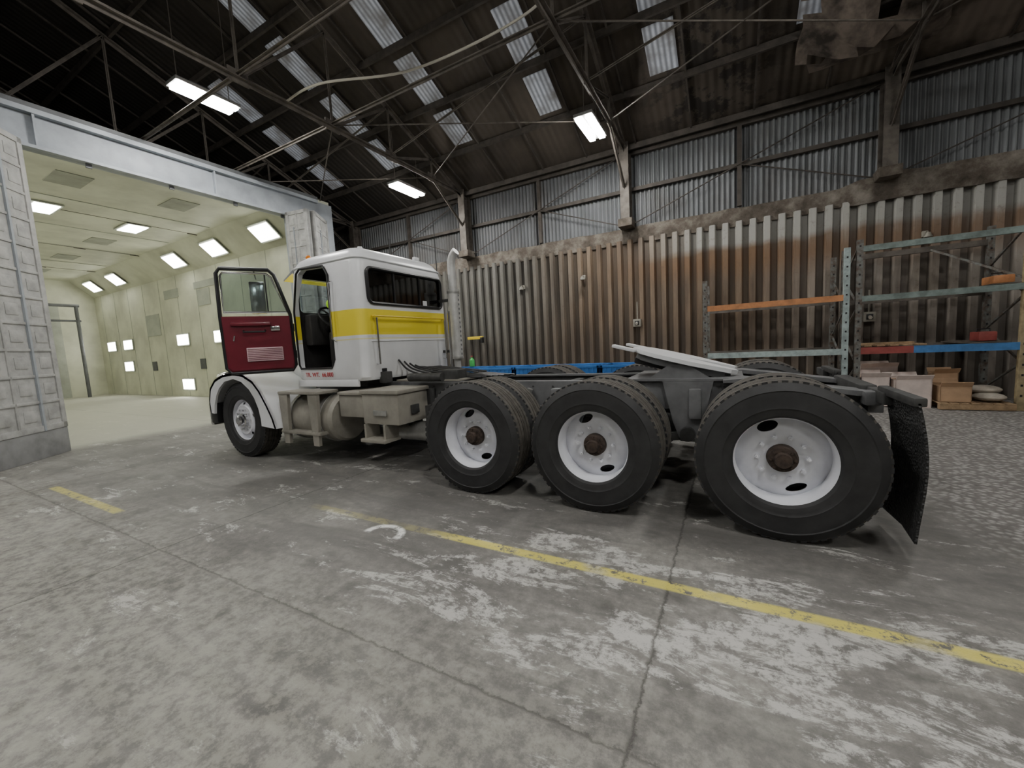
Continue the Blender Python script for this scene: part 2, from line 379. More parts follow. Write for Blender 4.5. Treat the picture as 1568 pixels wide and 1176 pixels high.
# trusses
TX=[-24.6,-20.1,-15.6,-11.1,-6.6,-2.1,2.45,7.0]
for tx in TX:
    t=MB('roof_truss'); st=M['steel']
    t.angle((tx,9.75,EAVE),(tx,YF+.3,EAVE),.12,st)
    t.angle((tx,9.8,roofz(9.8)-.2),(tx,RY,roofz(RY)-.2),.13,st); t.angle((tx,RY,roofz(RY)-.2),(tx,YF+.3,roofz(YF+.3)-.2),.12,st)
    ys=[9.75,8.4,7.0,5.5,3.84,2.0,0,-2,-4,-6,-8,-10,-12,-13.5]
    for a,b in zip(ys[:-1],ys[1:]):
        t.angle((tx,b,EAVE),(tx,b,roofz(b)-.2),.05,st)
        if a>-2: t.angle((tx,a,roofz(a)-.2) if a<9.5 else (tx,a,EAVE),(tx,b,EAVE) if a<9.5 else (tx,b,roofz(b)-.2),.055,st)
        else: t.angle((tx,a,EAVE),(tx,b,roofz(b)-.2),.055,st)
        t.box((tx,b,EAVE+.02),(.02,.3,.2),st)
    t.b2(tx-.10,tx+.10,9.60,9.64,3.95,EAVE+.1,st); t.b2(tx-.10,tx+.10,9.88,9.92,3.95,EAVE+.1,st); t.b2(tx-.012,tx+.012,9.64,9.88,3.95,EAVE+.1,st)
    t.b2(tx-.16,tx+.16,9.55,9.93,3.92,4.1,M['ledge'],.02)
    t.angle((tx,9.65,4.75),(tx,8.4,EAVE),.07,st)
    t.obj()
b=MB('roof_bracing'); st=M['steel']
for y in (5.5,3.84,1.2): b.angle((XL+.2,y,EAVE+.06),(XR-.1,y,EAVE+.06),.08,st)
for a,c2 in zip(TX[2:-1],TX[3:]):
    b.cyl((a,8.4,EAVE+.03),(c2,5.5,EAVE+.03),.012,st,6); b.cyl((c2,8.4,EAVE+.03),(a,5.5,EAVE+.03),.012,st,6)
    b.angle((a,7.0,EAVE+.05),(c2,7.0,roofz(7)-.2),.045,st)
    b.angle((a,2.0,roofz(2)-.3),(c2,2.0,EAVE+.05),.045,st)
b.obj()
g2=MB('wall_girts')
g2.b2(XL+.1,XR-.1,9.9,9.97,4.76,4.84,M['steel2']); g2.b2(XL+.1,XR-.1,9.88,9.97,EAVE-.1,EAVE,M['steel2'])
for a,c2 in zip(TX[:-1],TX[1:]):
    mx=(a+c2)/2; g2.b2(mx-.04,mx+.04,9.87,9.97,3.98,EAVE,M['steel2'])
    g2.cyl((a+.1,9.86,4.0),(c2-.1,9.86,EAVE-.05),.012,M['steel2'],6)
    g2.cyl((c2-.1,9.86,4.0),(mx,9.86,4.8),.012,M['steel2'],6)
g2.obj()
# drooping cable
def smooth(pts,n=8):
    out=[]; P=[Vector(p) for p in pts]
    for i in range(len(P)-1):
        p0=P[max(i-1,0)];p1=P[i];p2=P[i+1];p3=P[min(i+2,len(P)-1)]
        for k in range(n):
            t=k/n; out.append(.5*((2*p1)+(p2-p0)*t+(2*p0-5*p1+4*p2-p3)*t*t+(3*p1-p0-3*p2+p3)*t**3))
    return out+[P[-1]]
cb=MB('hanging_cable'); cb.tube(smooth([(-6.58,4.6,5.68),(-5.41,4.35,5.43),(-4.22,4.9,5.47),(-3.03,5.23,5.66),(-2.19,5.38,5.9),(-2.1,5.5,6.4)]),.017,M['cable'],6); cb.obj()
# torn membrane under the roof (right)
m=MB('torn_roof_membrane'); nx,ny=10,8; vs=[];fs=[]
for i in range(nx+1):
    for j_ in range(ny+1):
        x_=1.0+1.9*i/nx; y_=7.6+1.6*j_/ny
        sag=.36*math.sin(math.pi*i/nx)*math.sin(math.pi*j_/ny)*(.6+.8*random.random())
        vs.append((x_+random.uniform(-.06,.06),y_+random.uniform(-.06,.06),roofz(y_)-.17-sag))
for i in range(nx):
    for j_ in range(ny):
        if random.random()<.88: fs.append((i*(ny+1)+j_,(i+1)*(ny+1)+j_,(i+1)*(ny+1)+j_+1,i*(ny+1)+j_+1))
m.add(vs,fs,simple('torn_membrane',(.22,.18,.15),.8,0,.8,3)); m.obj()

# ------------------------------------------------------------ hall lamps
def lamp(x,y,z):
    m=MB('high_bay_lamp')
    m.box((x,y,z+.07),(.36,1.0,.06),M['alu'],.01)
    m.box((x-.10,y,z+.02),(.11,.92,.04),M['lamp']); m.box((x+.10,y,z+.02),(.11,.92,.04),M['lamp'])
    m.box((x,y,z+.14),(.14,.5,.08),M['boothd'],.01)
    for dy in (-.4,.4): m.cyl((x,y+dy,z+.09),(x,y+dy,roofz(y+dy)-.035),.008,M['steel'],6)
    m.obj()
for p_ in ((-8.1,4.1,5.95),(-2.36,8.0,5.42),(-7.1,8.0,5.34),(2.4,5.0,6.4),(-4.4,.6,6.4),(.8,.2,6.4),(4.8,-1.0,6.4),(-8,-2.0,6.4),(-3,-7,6.4),(5,-7,6.4)): lamp(*p_)  # unseen lamps near the camera are added to brighten the foreground

# ------------------------------------------------------------ PAINT BOOTH
BX0,BX1,BY0,BY1,BC=-28.0,-10.1,.8,7.9,5.6
wl=MB('wall_booth_right'); wl.b2(BX0,BX1,BY1,BY1+.12,0,BC,M['cream'])
wl.prism([(BY1-.001,4.85),(7.1,BC-.001),(BY1-.001,BC-.001)],'x',BX0+.001,BX1,M['cream'])
for i in range(1,12): wl.b2(BX1-i*1.55-.01,BX1-i*1.55+.01,BY1-.008,BY1-.002,0,4.85,M['patch'])
for a in ((-22.5,-21.2,2.6,3.5),(-17.8,-16.9,3.5,4.1),(-14.6,-13.9,1.1,2.0),(-18.0,-16.0,4.15,4.4),(-20.5,-19.3,4.0,4.35)): wl.b2(a[0],a[1],BY1-.02,BY1-.003,a[2],a[3],M['patch'])
for xx in (-18.0,-15.2,-22.2): wl.b2(xx-.2,xx+.2,BY1-.03,BY1-.003,1.1,1.5,M['boothd'])
wl.obj()
wl=MB('wall_booth_left'); wl.b2(BX0,BX1,BY0-.12,BY0,0,BC,M['cream']); wl.prism([(BY0+.001,4.85),(1.6,BC-.001),(BY0+.001,BC-.001)],'x',BX0+.001,BX1,M['cream']); wl.obj()
wl=MB('wall_booth_end'); wl.b2(BX0-.12,BX0,BY0,BY1,0,BC,M['cream']); wl.b2(BX0+.002,BX0+.04,2,6.6,0,4.4,M['patch']); wl.obj()
cl=MB('ceiling_booth'); cl.b2(BX0,BX1,BY0-.12,BY1+.12,BC,BC+.1,M['cream'])
for xx in (-13,-18.6,-22,-25.5):
    for yy in (3.55,5.6): cl.b2(xx-.45,xx+.45,yy-.3,yy+.3,BC-.015,BC-.002,M['filt'])
for xx in (-11.7,-14.5,-17.3,-20,-23): cl.b2(xx-.01,xx+.01,1.7,7.0,BC-.015,BC-.002,M['patch'])
cl.obj()
fr=MB('booth_portal_frame')
fr.b2(-10.09,-9.95,-.6,7.5,4.95,5.58,M['booth'],.01); fr.b2(-9.95,-9.85,-.6,7.5,5.5,5.58,M['booth']); fr.b2(-9.95,-9.85,-.6,7.5,4.95,5.0,M['booth'])
for yy in (-.2,2.4,5.0): fr.b2(-9.95,-9.87,yy-.015,yy+.015,5.0,5.5,M['booth'])
fr.b2(-10.09,-9.86,-.6,7.5,5.58,5.66,M['boothd'])
for yy in (.6,1.8,3.0,4.2,5.4,6.5): fr.b2(-9.96,-9.93,yy-.04,yy+.04,4.88,4.97,M['boothd'])
fr.b2(-10.09,-9.95,1.85,2.1,0,4.95,M['booth'],.01); fr.b2(-10.09,-9.95,6.62,6.95,0,4.95,M['booth'],.01)
fr.b2(-10.08,-9.99,-.6,1.85,0,4.95,M['booth']); fr.b2(-10.08,-9.99,6.9,8.02,0,5.58,M['booth'])
fr.obj()
def bl(mb,c,rx=0,sx=.95,sy=.5):
    mb.box(c,(sx+.12,sy+.12,.03),M['patch'],0,0,0,rx)
    c2=Vector(c)+Matrix.Rotation(rx,3,'X')@Vector((0,0,-.02)); mb.box(c2,(sx,sy,.03),M['blamp'],0,0,0,rx)
for xx in (-12.4,-15.35,-18.2,-23.7,-26.4):
    for s_,yy in ((1,7.46),(-1,1.24)):
        m=MB('booth_light_panel'); bl(m,(xx,yy,5.18),-.75*s_); m.obj()
for xx,yy in ((-16.1,5.64),(-15.6,3.69),(-22,3.7)):
    m=MB('booth_light_panel'); bl(m,(xx,yy,BC-.03),0,.9,.45); m.obj()
for xx,zz in ((-16.4,2.28),(-19.3,2.3),(-24.6,2.35),(-26.5,2.35),(-19.3,.5),(-24.8,1.35)):
    m=MB('booth_light_panel'); m.box((xx,BY1-.03,zz),(1.0,.04,.5),M['patch']); m.box((xx,BY1-.05,zz),(.9,.03,.4),M['blamp']); m.obj()
gt=MB('pipe_gantry')
for yy in (3.6,5.3,6.9): 
    gt.cyl((-26.8,yy,0),(-26.8,yy,4.3),.07,M['boothd'],10)
gt.cyl((-26.8,3.5,4.3),(-26.8,7.0,4.3),.07,M['boothd'],10); gt.cyl((-26.8,3.5,3.6),(-26.8,7.0,3.6),.05,M['boothd'],10)
gt.obj()
def leaf(name,p0,p1,z0=.12,z1=5.0,rows=11,cols=3):
    m=MB(name); p0=Vector(p0);p1=Vector(p1); L=(p1-p0).length; a=math.atan2(p1.y-p0.y,p1.x-p0.x)
    m.b2(0,L,-.04,.04,z0+.35,z1,M['panel'])
    for e in (0,L-.09): m.b2(e,e+.09,-.06,.06,z0+.3,z1,M['panel'],.008)
    for e in (z0+.3,z1-.09): m.b2(0,L,-.06,.06,e,e+.09,M['panel'],.008)
    for i in range(1,rows):
        zz=z0+.35+(z1-z0-.4)*i/rows; m.b2(.05,L-.05,-.055,.055,zz-.022,zz+.022,M['panel'],.006)
    for i in range(1,cols):
        xx=L*i/cols; m.b2(xx-.02,xx+.02,-.055,.055,z0+.35,z1-.05,M['panel'],.006)
    for i in range(rows):
        for j in range(cols):
            xx=L*(j+.5)/cols; zz=z0+.35+(z1-z0-.4)*(i+.5)/rows
            m.box((xx,0,zz),(L/cols*.5,.10,.18),M['panel'],.015)
    m.b2(.0,L,-.05,.05,0.0,z0+.34,M['skirt'],.01)
    m.b2(L*.33,L*.36,-.07,.07,z0+.3,z1-.4,M['booth'])
    m.xf(0,Matrix.Translation((p0.x,p0.y,0))@Matrix.Rotation(a,4,'Z')); return m.obj()
leaf('booth_door',(-9.80,2.16,0),(-8.92,1.24,0),cols=3)
leaf('booth_door',(-8.88,1.12,0),(-9.76,.35,0))
leaf('booth_door',(-9.86,6.56,0),(-9.2,6.68,0),cols=2); leaf('booth_door',(-9.22,6.82,0),(-9.72,7.55,0),cols=2)

# ------------------------------------------------------------ TRUCK
TR=empty('semi_truck_tractor',(-2.8,4.17,0))
CY=4.17
def tyre(m,y0,W=.28):
    pr=[(.285,y0+.035),(.30,y0+.014),(.33,y0+.004),(.345,y0+.002),(.35,y0-.002),(.36,y0+.0),(.42,y0-.006),(.455,y0-.004),(.462,y0-.008),(.47,y0-.003),(.495,y0+.01),(.512,y0+.022)]
    m.lathe(pr+[(.512,y0+W-.022)],(0,0,0),(0,1,0),M['rubber'],72,False)
    tr=[(.512,y0+.022),(.524,y0+.034)]
    for g_ in (.075,.125,.155,.205):
        tr+=[(.525,y0+g_-.007),(.511,y0+g_-.005),(.511,y0+g_+.005),(.525,y0+g_+.007)]
    tr+=[(.524,y0+W-.034),(.512,y0+W-.022)]
    m.lathe(tr,(0,0,0),(0,1,0),M['tread'],72,False)
    m.lathe([(a,2*y0+W-b_) for a,b_ in pr[::-1]],(0,0,0),(0,1,0),M['rubber'],72,False)
    for i in range(60):
        t=2*math.pi*i/60
        for yy in (y0+.03,y0+W-.03):
            m.box((.5165*math.cos(t),yy,.5165*math.sin(t)),(.014,.018,.032),M['rubber'],0,0,-t)
def disc_cut(prof,holes,hr,hrad,ph,st=1.35):
    d=MB('rim'); d.lathe(prof,(0,0,0),(0,1,0),M['rim'],64); o=d.obj(); cs=[]
    for i in range(holes):
        t=ph+2*math.pi*i/holes; c=MB('cut'); c.cyl((0,-.2,0),(0,.5,0),hr,M['rim'],24)
        c.xf(0,Matrix.Translation((hrad*math.cos(t),0,hrad*math.sin(t)))@Matrix.Rotation(-t+math.pi/2,4,'Y')@Matrix.Diagonal((st,1,.85,1)))
        cs.append(c.obj())
    boolean(o,cs); me=o.data; bpy.data.objects.remove(o)
    return [tuple(v.co) for v in me.vertices],[tuple(p.vertices) for p in me.polygons]
barrel=lambda y:[(.318,y+.012),(.324,y+.022),(.30,y+.035),(.285,y+.06),(.285,y+.26),(.276,y+.26),(.274,y+.07),(.292,y+.034),(.31,y+.012)]
DISC=disc_cut([(.279,.20),(.24,.175),(.20,.150),(.165,.145),(.05,.145),(.05,.157),(.165,.157),(.20,.164),(.24,.187),(.279,.212)],2,.038,.218,math.radians(112),1.65)
m=MB('dual_wheel'); tyre(m,0); tyre(m,.33); m.lathe(barrel(0),(0,0,0),(0,1,0),M['rim'],64); m.add(*DISC,M['rim'])
m.lathe(barrel(.33),(0,0,0),(0,1,0),M['rim'],48)
m.lathe([(0.001,.04),(.045,.04),(.05,.05),(.052,.075),(.078,.08),(.082,.10),(.088,.105),(.09,.145),(.001,.145)],(0,0,0),(0,1,0),M['rust'],32,False)
m.cyl((0,.21,0),(0,.6,0),.17,M['fdark'],32)
for i in range(8):
    t=2*math.pi*i/8; m.cyl((.067*math.cos(t),.066,.067*math.sin(t)),(.067*math.cos(t),.085,.067*math.sin(t)),.009,M['rust'],6)
for i in range(10):
    t=2*math.pi*i/10; m.cyl((.142*math.cos(t),.115,.142*math.sin(t)),(.142*math.cos(t),.15,.142*math.sin(t)),.015,M['rim'],6)
    m.cyl((.142*math.cos(t),.10,.142*math.sin(t)),(.142*math.cos(t),.118,.142*math.sin(t)),.007,M['rim'],6)
DW=m.mesh()
DISC2=disc_cut([(.279,.11),(.25,.07),(.20,.035),(.16,.045),(.05,.045),(.05,.057),(.16,.057),(.20,.05),(.25,.085),(.279,.122)],5,.022,.225,.3)
m=MB('steer_wheel'); tyre(m,0); m.lathe(barrel(0),(0,0,0),(0,1,0),M['rim'],64); m.add(*DISC2,M['rim'])
m.lathe([(.001,-.055),(.05,-.052),(.07,-.035),(.075,0),(.095,.01),(.10,.045),(.001,.045)],(0,0,0),(0,1,0),M['chrome'],32,False)
m.cyl((0,.13,0),(0,.4,0),.19,M['fdark'],32)
for i in range(10):
    t=2*math.pi*i/10; m.cyl((.142*math.cos(t),.01,.142*math.sin(t)),(.142*math.cos(t),.05,.142*math.sin(t)),.016,M['chrome'],6)
SW=m.mesh()
AX=[.30,-.96,-2.12]; YN,YFAR=2.95,5.39
for i,ax in enumerate(AX):
    o=inst('wheel_dual_near_%d'%i,DW,(ax,YN,.525),0,TR); o=inst('wheel_dual_far_%d'%i,DW,(ax,YFAR,.525),math.pi,TR)
SX=-5.98
inst('wheel_steer_near',SW,(SX,2.99,.525),0,TR); inst('wheel_steer_far',SW,(SX,5.35,.525),math.pi,TR)
# chassis
m=MB('chassis'); F=M['frame'];D=M['fdark']
rail=[(-6.55,.74),(-6.55,.97),(.10,.97),(.93,.86),(.93,.80),(.35,.72)]
for s_ in (-1,1):
    y=CY+s_*.43; m.prism(rail,'y',y-.012,y+.012,F)
    m.b2(-6.55,.10,y-s_*.08-.0,y,.955,.975,F) ; m.b2(-6.55,.35,y-s_*.08,y,.725,.745,F)
    m.prism([(-.05,.985),(.10,1.0),(.95,.885),(.95,.85),(.10,.965),(-.05,.965)],'y',y-.14,y+.10,F)
    m.b2(.3,.85,y-s_*.02-.03,y-s_*.02+.03,.74,.86,D,.01)
    for xx in [x_*.22-6.2 for x_ in range(30)]:
        m.cyl((xx,y+s_*.012,.80),(xx,y+s_*.022,.80),.011,D,6); m.cyl((xx,y+s_*.012,.92),(xx,y+s_*.022,.92),.011,D,6)
for xx in (-6.4,-5.0,-3.9,-3.0,-1.55,-.3,.88): m.b2(xx-.05,xx+.05,CY-.42,CY+.42,.76,.93,D,.01)
m.b2(.86,.95,CY-.5,CY+.5,.74,.87,F,.01)
for i,ax in enumerate(AX):
    m.cyl((ax,YN+.5,.525),(ax,YFAR-.5,.525),.075,D,20)
    m.sphere((ax,CY+.05,.54),.23,D,24,(.9,.9,1))
    m.cyl((ax-.05,CY+.05,.56),(ax-.42,CY+.05,.60),.10,D,16,.05)
    for s_ in (-1,1):
        y=CY+s_*.48
        m.box((ax,y,.60),(.22,.14,.12),D,.02)
        for k2 in range(4): m.box((ax,y,.68+k2*.018),(1.0-.2*k2,.08,.016),D,.004)
        m.box((ax-.56,y,.78),(.1,.12,.26),F,.02)
        m.lathe([(.001,0),(.085,0),(.09,.02),(.09,.1),(.07,.13),(.001,.13)],(ax+.26,y-s_*.02,.62),(1,0,.25),F,20,False)
        m.cyl((ax+.16,y,.52),(ax+.3,y,.9),.03,M['alu'],12)
for s_ in (-1,1):
    y=CY+s_*.47
    m.prism([(-.52,.97),(-.12,.97),(-.20,.62),(-.26,.45),(-.38,.45),(-.44,.62)],'y',y-.03,y+.03,F)
    m.cyl((-.32,y-.09,.52),(-.32,y+.09,.52),.06,D,18)
    m.beam((-.32,y,.50),(.25,y,.42),.05,.07,D); m.beam((-.32,y,.50),(-.9,y,.42),.05,.07,D)
    m.cyl((-.02,y-s_*.01,.60),(.16,y-s_*.01,.66),.09,F,20)
    m.prism([(.45,.93),(.75,.88),(.70,.66),(.60,.58),(.50,.66)],'y',y-.03,y+.03,F)
m.cyl((-5.0,CY,.6),(-2.5,CY,.56),.055,D,14)
m.cyl((-2.17,CY,.6),(-.93,CY,.58),.05,D,14)
m.cyl((SX,3.2,.5),(SX,5.15,.5),.06,D,14)
m.b2(-5.9,-5.0,CY-.3,CY+.3,.45,.95,D,.05)
m.b2(-3.75,-2.75,CY-.42,CY+.42,.98,1.0,M['beige'])
for i in range(7):
    y=CY-.3+i*.1; pts=[(-3.8+.0,y,1.25-.03*i),(-3.6,y-.05,1.12),(-3.35+.08*i,y,1.04),(-3.0,y+.08,1.02),(-2.6+.05*i,CY-.2+.05*i,1.0)]
    m.tube(smooth(pts,5),.012,M['black'],6)
m.box((-2.95,CY-.3,1.05),(.3,.2,.12),D,.02); m.cyl((-3.4,3.62,1.04),(-2.9,3.62,1.04),.05,D,14)
m.box((.55,CY,.80),(.3,.5,.12),D,.02)
m.obj(TR)
m=MB('mud_flaps')
for s_,y0 in ((-1,2.94),(1,4.86)):
    n=9; secs=[]
    for i in range(n):
        zz=.92-.80*i/(n-1); xo=.90+.03*math.sin(i*.5)+.012*i/(n)*3
        secs.append([(xo,y0,zz),(xo+.012,y0,zz),(xo+.035,y0+.27,zz),(xo+.012,y0+.55,zz),(xo,y0+.55,zz),(xo+.022,y0+.27,zz)])
    m.loft(secs,M['flap'])
    m.b2(.88,.94,y0,y0+.62,.90,.95,D,.01); m.b2(.87,.93,y0+.45,y0+.82,.84,.92,D,.01)
m.box((.86,3.6,.86),(.1,.12,.1),F,.02); m.box((.93,3.62,.86),(.03,.09,.07),M['redl'],.01)
m.obj(TR)
# fifth wheel
m=MB('fifth_wheel')
pl=[(-.45,-.18),(-.45,.18),(-.36,.34),(-.2,.43),(.1,.44),(.42,.30),(.47,.22),(.45,.16),(.14,.05),(.06,.035),(.06,-.035),(.14,-.05),(.45,-.16),(.47,-.22),(.42,-.30),(.1,-.44),(-.2,-.43),(-.36,-.34)]
m.prism(pl,'z',-.0,.035,M['white'])
m.prism([(a*.9,b_*.9) for a,b_ in pl],'z',-.06,-.0,F)
m.b2(-.42,-.1,-.15,.15,-.12,-.05,D,.02)
for yy in (-.3,.3): m.b2(-.62,-.40,yy-.05,yy+.05,.0,.03,M['white'],.01)
m.xf(0,Matrix.Translation((-.40,CY,1.125))@Matrix.Rotation(math.radians(15),4,'Y'))
for s_ in (-1,1): m.prism([(-.66,.98),(-.14,.98),(-.32,1.11),(-.48,1.11)],'y',CY+s_*.36-.04,CY+s_*.36+.04,F)
m.b2(-.85,.10,CY-.48,CY+.48,.972,.99,F); m.obj(TR)
# fuel tank with steps
m=MB('fuel_tank'); ty,tz,tr_=3.36,.575,.30
m.lathe([(.001,0),(.2,.0),(.27,.015),(tr_,.06),(tr_,.84),(.27,.885),(.2,.90),(.001,.90)],(-5.08,ty,tz),(1,0,0),M['beige'],40,False)
for xx in (-4.98,-4.40):
    m.lathe([(tr_+.002,-.03),(tr_+.012,-.03),(tr_+.012,.03),(tr_+.002,.03)],(xx,ty,tz),(1,0,0),M['alu'],40)
    m.prism([(xx-.05,.27),(xx+.05,.27),(xx+.09,.93),(xx-.09,.93)],'y',3.0,3.04,M['beige'])
    m.b2(xx-.09,xx+.09,3.0,3.3,.90,.93,M['beige'],.008)
m.b2(-5.07,-4.3,2.99,3.18,.40,.44,M['beige'],.01); m.b2(-5.07,-4.3,2.99,3.3,.90,.935,M['beige'],.01)
m.cyl((-4.7,3.3,.86),(-4.7,3.28,.93),.05,M['alu'],16)
m.b2(-5.05,-4.2,3.6,3.74,.5,.85,D,.02)
m.obj(TR)
m=MB('battery_toolbox')
m.b2(-3.68,-3.13,3.12,3.60,.56,.90,M['beige'],.015); m.b2(-3.70,-3.11,3.10,3.62,.90,.945,M['beige'],.015)
m.b2(-4.1,-3.68,3.14,3.60,.62,.88,M['beige'],.02); m.b2(-4.1,-3.68,3.12,3.62,.88,.92,M['beige'],.02)
m.b2(-3.5,-3.3,3.10,3.12,.66,.72,M['alu'],.005); m.b2(-3.12,-3.10,3.3,3.42,.66,.76,D,.005)
for xx in (-3.66,-3.36): m.prism([(xx,.38),(xx+.03,.38),(xx+.03,.56),(xx,.56)],'y',3.1,3.3,M['beige'])
m.b2(-3.68,-3.30,3.05,3.3,.36,.40,M['beige'],.008)
m.b2(-4.15,-3.1,3.62,3.73,.6,.9,D,.02)
m.obj(TR)
m=MB('air_tank'); m.lathe([(.001,0),(.08,.01),(.115,.05),(.115,.60),(.08,.64),(.001,.65)],(-3.5,3.52,.42),(1,0,0),M['alu'],28,False)
m.cyl((-2.84,3.5,.42),(-2.72,3.46,.40),.04,M['beige'],14); m.b2(-3.3,-3.26,3.4,3.64,.5,.72,D); m.b2(-3.0,-2.96,3.4,3.64,.5,.74,D); m.obj(TR)
m=MB('far_side_tank'); m.lathe([(.001,0),(.27,.015),(.30,.06),(.30,1.5),(.27,1.55),(.001,1.56)],(-5.08,5.0,tz),(1,0,0),M['beige'],32,False); m.b2(-5,-3.6,4.6,4.72,.5,.85,D); m.obj(TR)

# cab shell  (x -5.12 .. -3.80)
cx,cyy=-4.46,4.14
def rr(hx,hy,rad,z,inset=0,n=6,cx=cx,cy=cyy):
    hx-=inset;hy-=inset; out=[]
    for sx,sy,a0 in ((1,1,0),(-1,1,90),(-1,-1,180),(1,-1,270)):
        for i in range(n+1):
            a=math.radians(a0+90*i/n); out.append((cx+sx*(hx-rad)+rad*math.cos(a),cy+sy*(hy-rad)+rad*math.sin(a),z))
    return out
m=MB('cab_shell'); HX=.66
m.loft([rr(HX,.83,.13,1.03,.02),rr(HX,.83,.13,1.07),rr(HX,.83,.13,2.0),rr(HX,.83,.14,2.42,.02),rr(HX,.83,.14,2.52,.04),rr(HX,.83,.14,2.59,.08),rr(HX,.83,.14,2.64,.15),rr(HX,.83,.14,2.67,.28),rr(HX,.83,.14,2.68,.45)],M['cab'])
m.mats.append(M['interior'])
cab=m.obj()
def cutter(fn,mi=M['interior']):
    c=MB('cut'); c.mats=[M['cab'],M['interior']]; fn(c); return c.obj()
inner=cutter(lambda c:c.loft([rr(HX-.05,.78,.1,1.14),rr(HX-.05,.78,.1,2.1),rr(HX-.05,.78,.1,2.48,.05),rr(HX-.05,.78,.1,2.58,.16)],M['interior']))
doorpoly=[(-5.0,1.20),(-4.38,1.20),(-4.32,1.30),(-4.31,2.34),(-4.38,2.45),(-4.84,2.47),(-4.91,2.42),(-5.03,1.95),(-5.03,1.25)]
doorc=cutter(lambda c:c.prism(doorpoly,'y',3.1,3.5,M['cab']))
def rpoly(a0,a1,b0,b1,r,n=5):
    out=[]
    for sx,sy,a in ((1,1,0),(-1,1,90),(-1,-1,180),(1,-1,270)):
        for i in range(n+1):
            t=math.radians(a+90*i/n); out.append(((a1 if sx>0 else a0)-sx*r+r*math.cos(t),(b1 if sy>0 else b0)-sy*r+r*math.sin(t)))
    return out
winp=rpoly(3.45,4.83,1.96,2.38,.07)
rearc=cutter(lambda c:c.prism(winp,'x',-4.0,-3.6,M['cab']))
w1=cutter(lambda c:c.prism(rpoly(3.42,4.10,1.95,2.40,.06),'x',-5.4,-4.95,M['cab']))
w2=cutter(lambda c:c.prism(rpoly(4.18,4.86,1.95,2.40,.06),'x',-5.4,-4.95,M['cab']))
w3=cutter(lambda c:c.prism(rpoly(-4.98,-4.35,1.92,2.38,.06),'y',4.8,5.2,M['cab']))
boolean(cab,[inner,doorc,rearc,w1,w2,w3]); par(cab,TR)
m=MB('cab_fittings')
ring=[(-3.795,a,b_) for a,b_ in winp]; m.tube(ring,.022,M['black'],8,True)
m.prism(winp,'x',-3.83,-3.815,M['glassd'])
for yy in (3.90,4.38): m.b2(-3.815,-3.80,yy-.012,yy+.012,1.97,2.37,M['black'])
m.b2(-3.812,-3.808,4.44,4.52,1.98,2.05,M['white'])
for a0,a1 in ((3.42,4.10),(4.18,4.86)): m.prism(rpoly(a0,a1,1.95,2.40,.06),'x',-5.105,-5.095,M['glassc'])
m.prism(rpoly(-4.98,-4.35,1.92,2.38,.06),'y',4.945,4.955,M['glassc'])
m.tube([(a,3.305,b_) for a,b_ in doorpoly],.014,M['black'],6,True)
m.tube([(-3.79,3.47,1.80),(-3.74,3.47,1.80),(-3.74,4.80,1.80),(-3.79,4.80,1.80)],.011,M['yel'],8)
for yy in (3.49,4.79): m.tube([(-3.79,yy,1.78),(-3.73,yy,1.78),(-3.73,yy,1.22),(-3.79,yy,1.22)],.011,M['chrome'],8)
m.b2(-3.80,-3.785,3.57,3.64,1.12,1.16,M['black']); m.b2(-3.805,-3.79,3.44,4.84,1.50,1.508,M['white'])
m.tube([(-4.25,3.31,2.25),(-4.25,3.25,2.22),(-4.25,3.25,1.55),(-4.25,3.31,1.52)],.011,M['chrome'],8)
m.tube([(a,b_,2.50) for a,b_,_ in rr(HX,.83,.14,0,.03)],.012,M['white'],6,True)
m.prism([(-5.09,2.46),(-5.28,2.38),(-5.28,2.40),(-5.06,2.51)],'y',3.37,4.92,M['chrome'])
for yy in (3.5,3.8,4.12,4.44,4.75): m.sphere((-4.90,yy,2.655),.035,M['amber'],10)
m.cyl((-4.2,3.75,2.66),(-4.2,3.75,2.73),.05,M['white'],16,.03); m.box((-3.98,4.55,2.67),(.05,.1,.05),M['white'],.015)
m.cyl((-4.9,4.95,2.1),(-4.9,5.0,3.2),.008,M['black'],6); m.cyl((-5.0,5.05,1.9),(-5.0,5.08,3.1),.006,M['black'],6)
m.cyl((-3.85,4.85,2.4),(-3.85,4.85,3.3),.007,M['black'],6)
m.b2(-5.0,-4.0,3.5,4.8,.95,1.03,D,.01)
for yy in (3.6,4.6): m.b2(-3.83,-3.72,yy-.06,yy+.06,.98,1.12,D,.01)
m.b2(-5.1,-3.95,3.32,3.35,.96,1.05,M['white'],.005)
I=M['interior']
m.b2(-5.06,-4.9,3.44,4.86,1.5,1.92,I,.04); m.b2(-5.0,-3.95,3.42,4.86,1.12,1.16,I)
c_=Vector((-4.74,3.68,1.86)); ax_=Vector((.75,0,.66)).normalized(); u_=Vector((0,1,0)); v_=ax_.cross(u_)
m.tube([c_+(u_*math.cos(t)+v_*math.sin(t))*.20 for t in [2*math.pi*i/28 for i in range(28)]],.016,M['black'],8,True)
for t in (0,2.1,4.2): m.cyl(c_,c_+(u_*math.cos(t)+v_*math.sin(t))*.19,.012,M['black'],8)
m.cyl(c_,c_-ax_*.3,.03,M['black'],10)
for yy in (3.68,4.55):
    m.box((-4.30,yy,1.42),(.44,.46,.14),I,.05); m.box((-4.08,yy,1.78),(.14,.46,.62),I,.05,0,.12); m.box((-4.32,yy,1.25),(.34,.34,.2),M['black'],.03)
m.tube([(-4.7,4.1,1.15),(-4.68,4.08,1.5),(-4.62,4.05,1.75)],.014,M['black'],8); m.sphere((-4.62,4.05,1.77),.035,M['black'],10)
m.obj(TR)
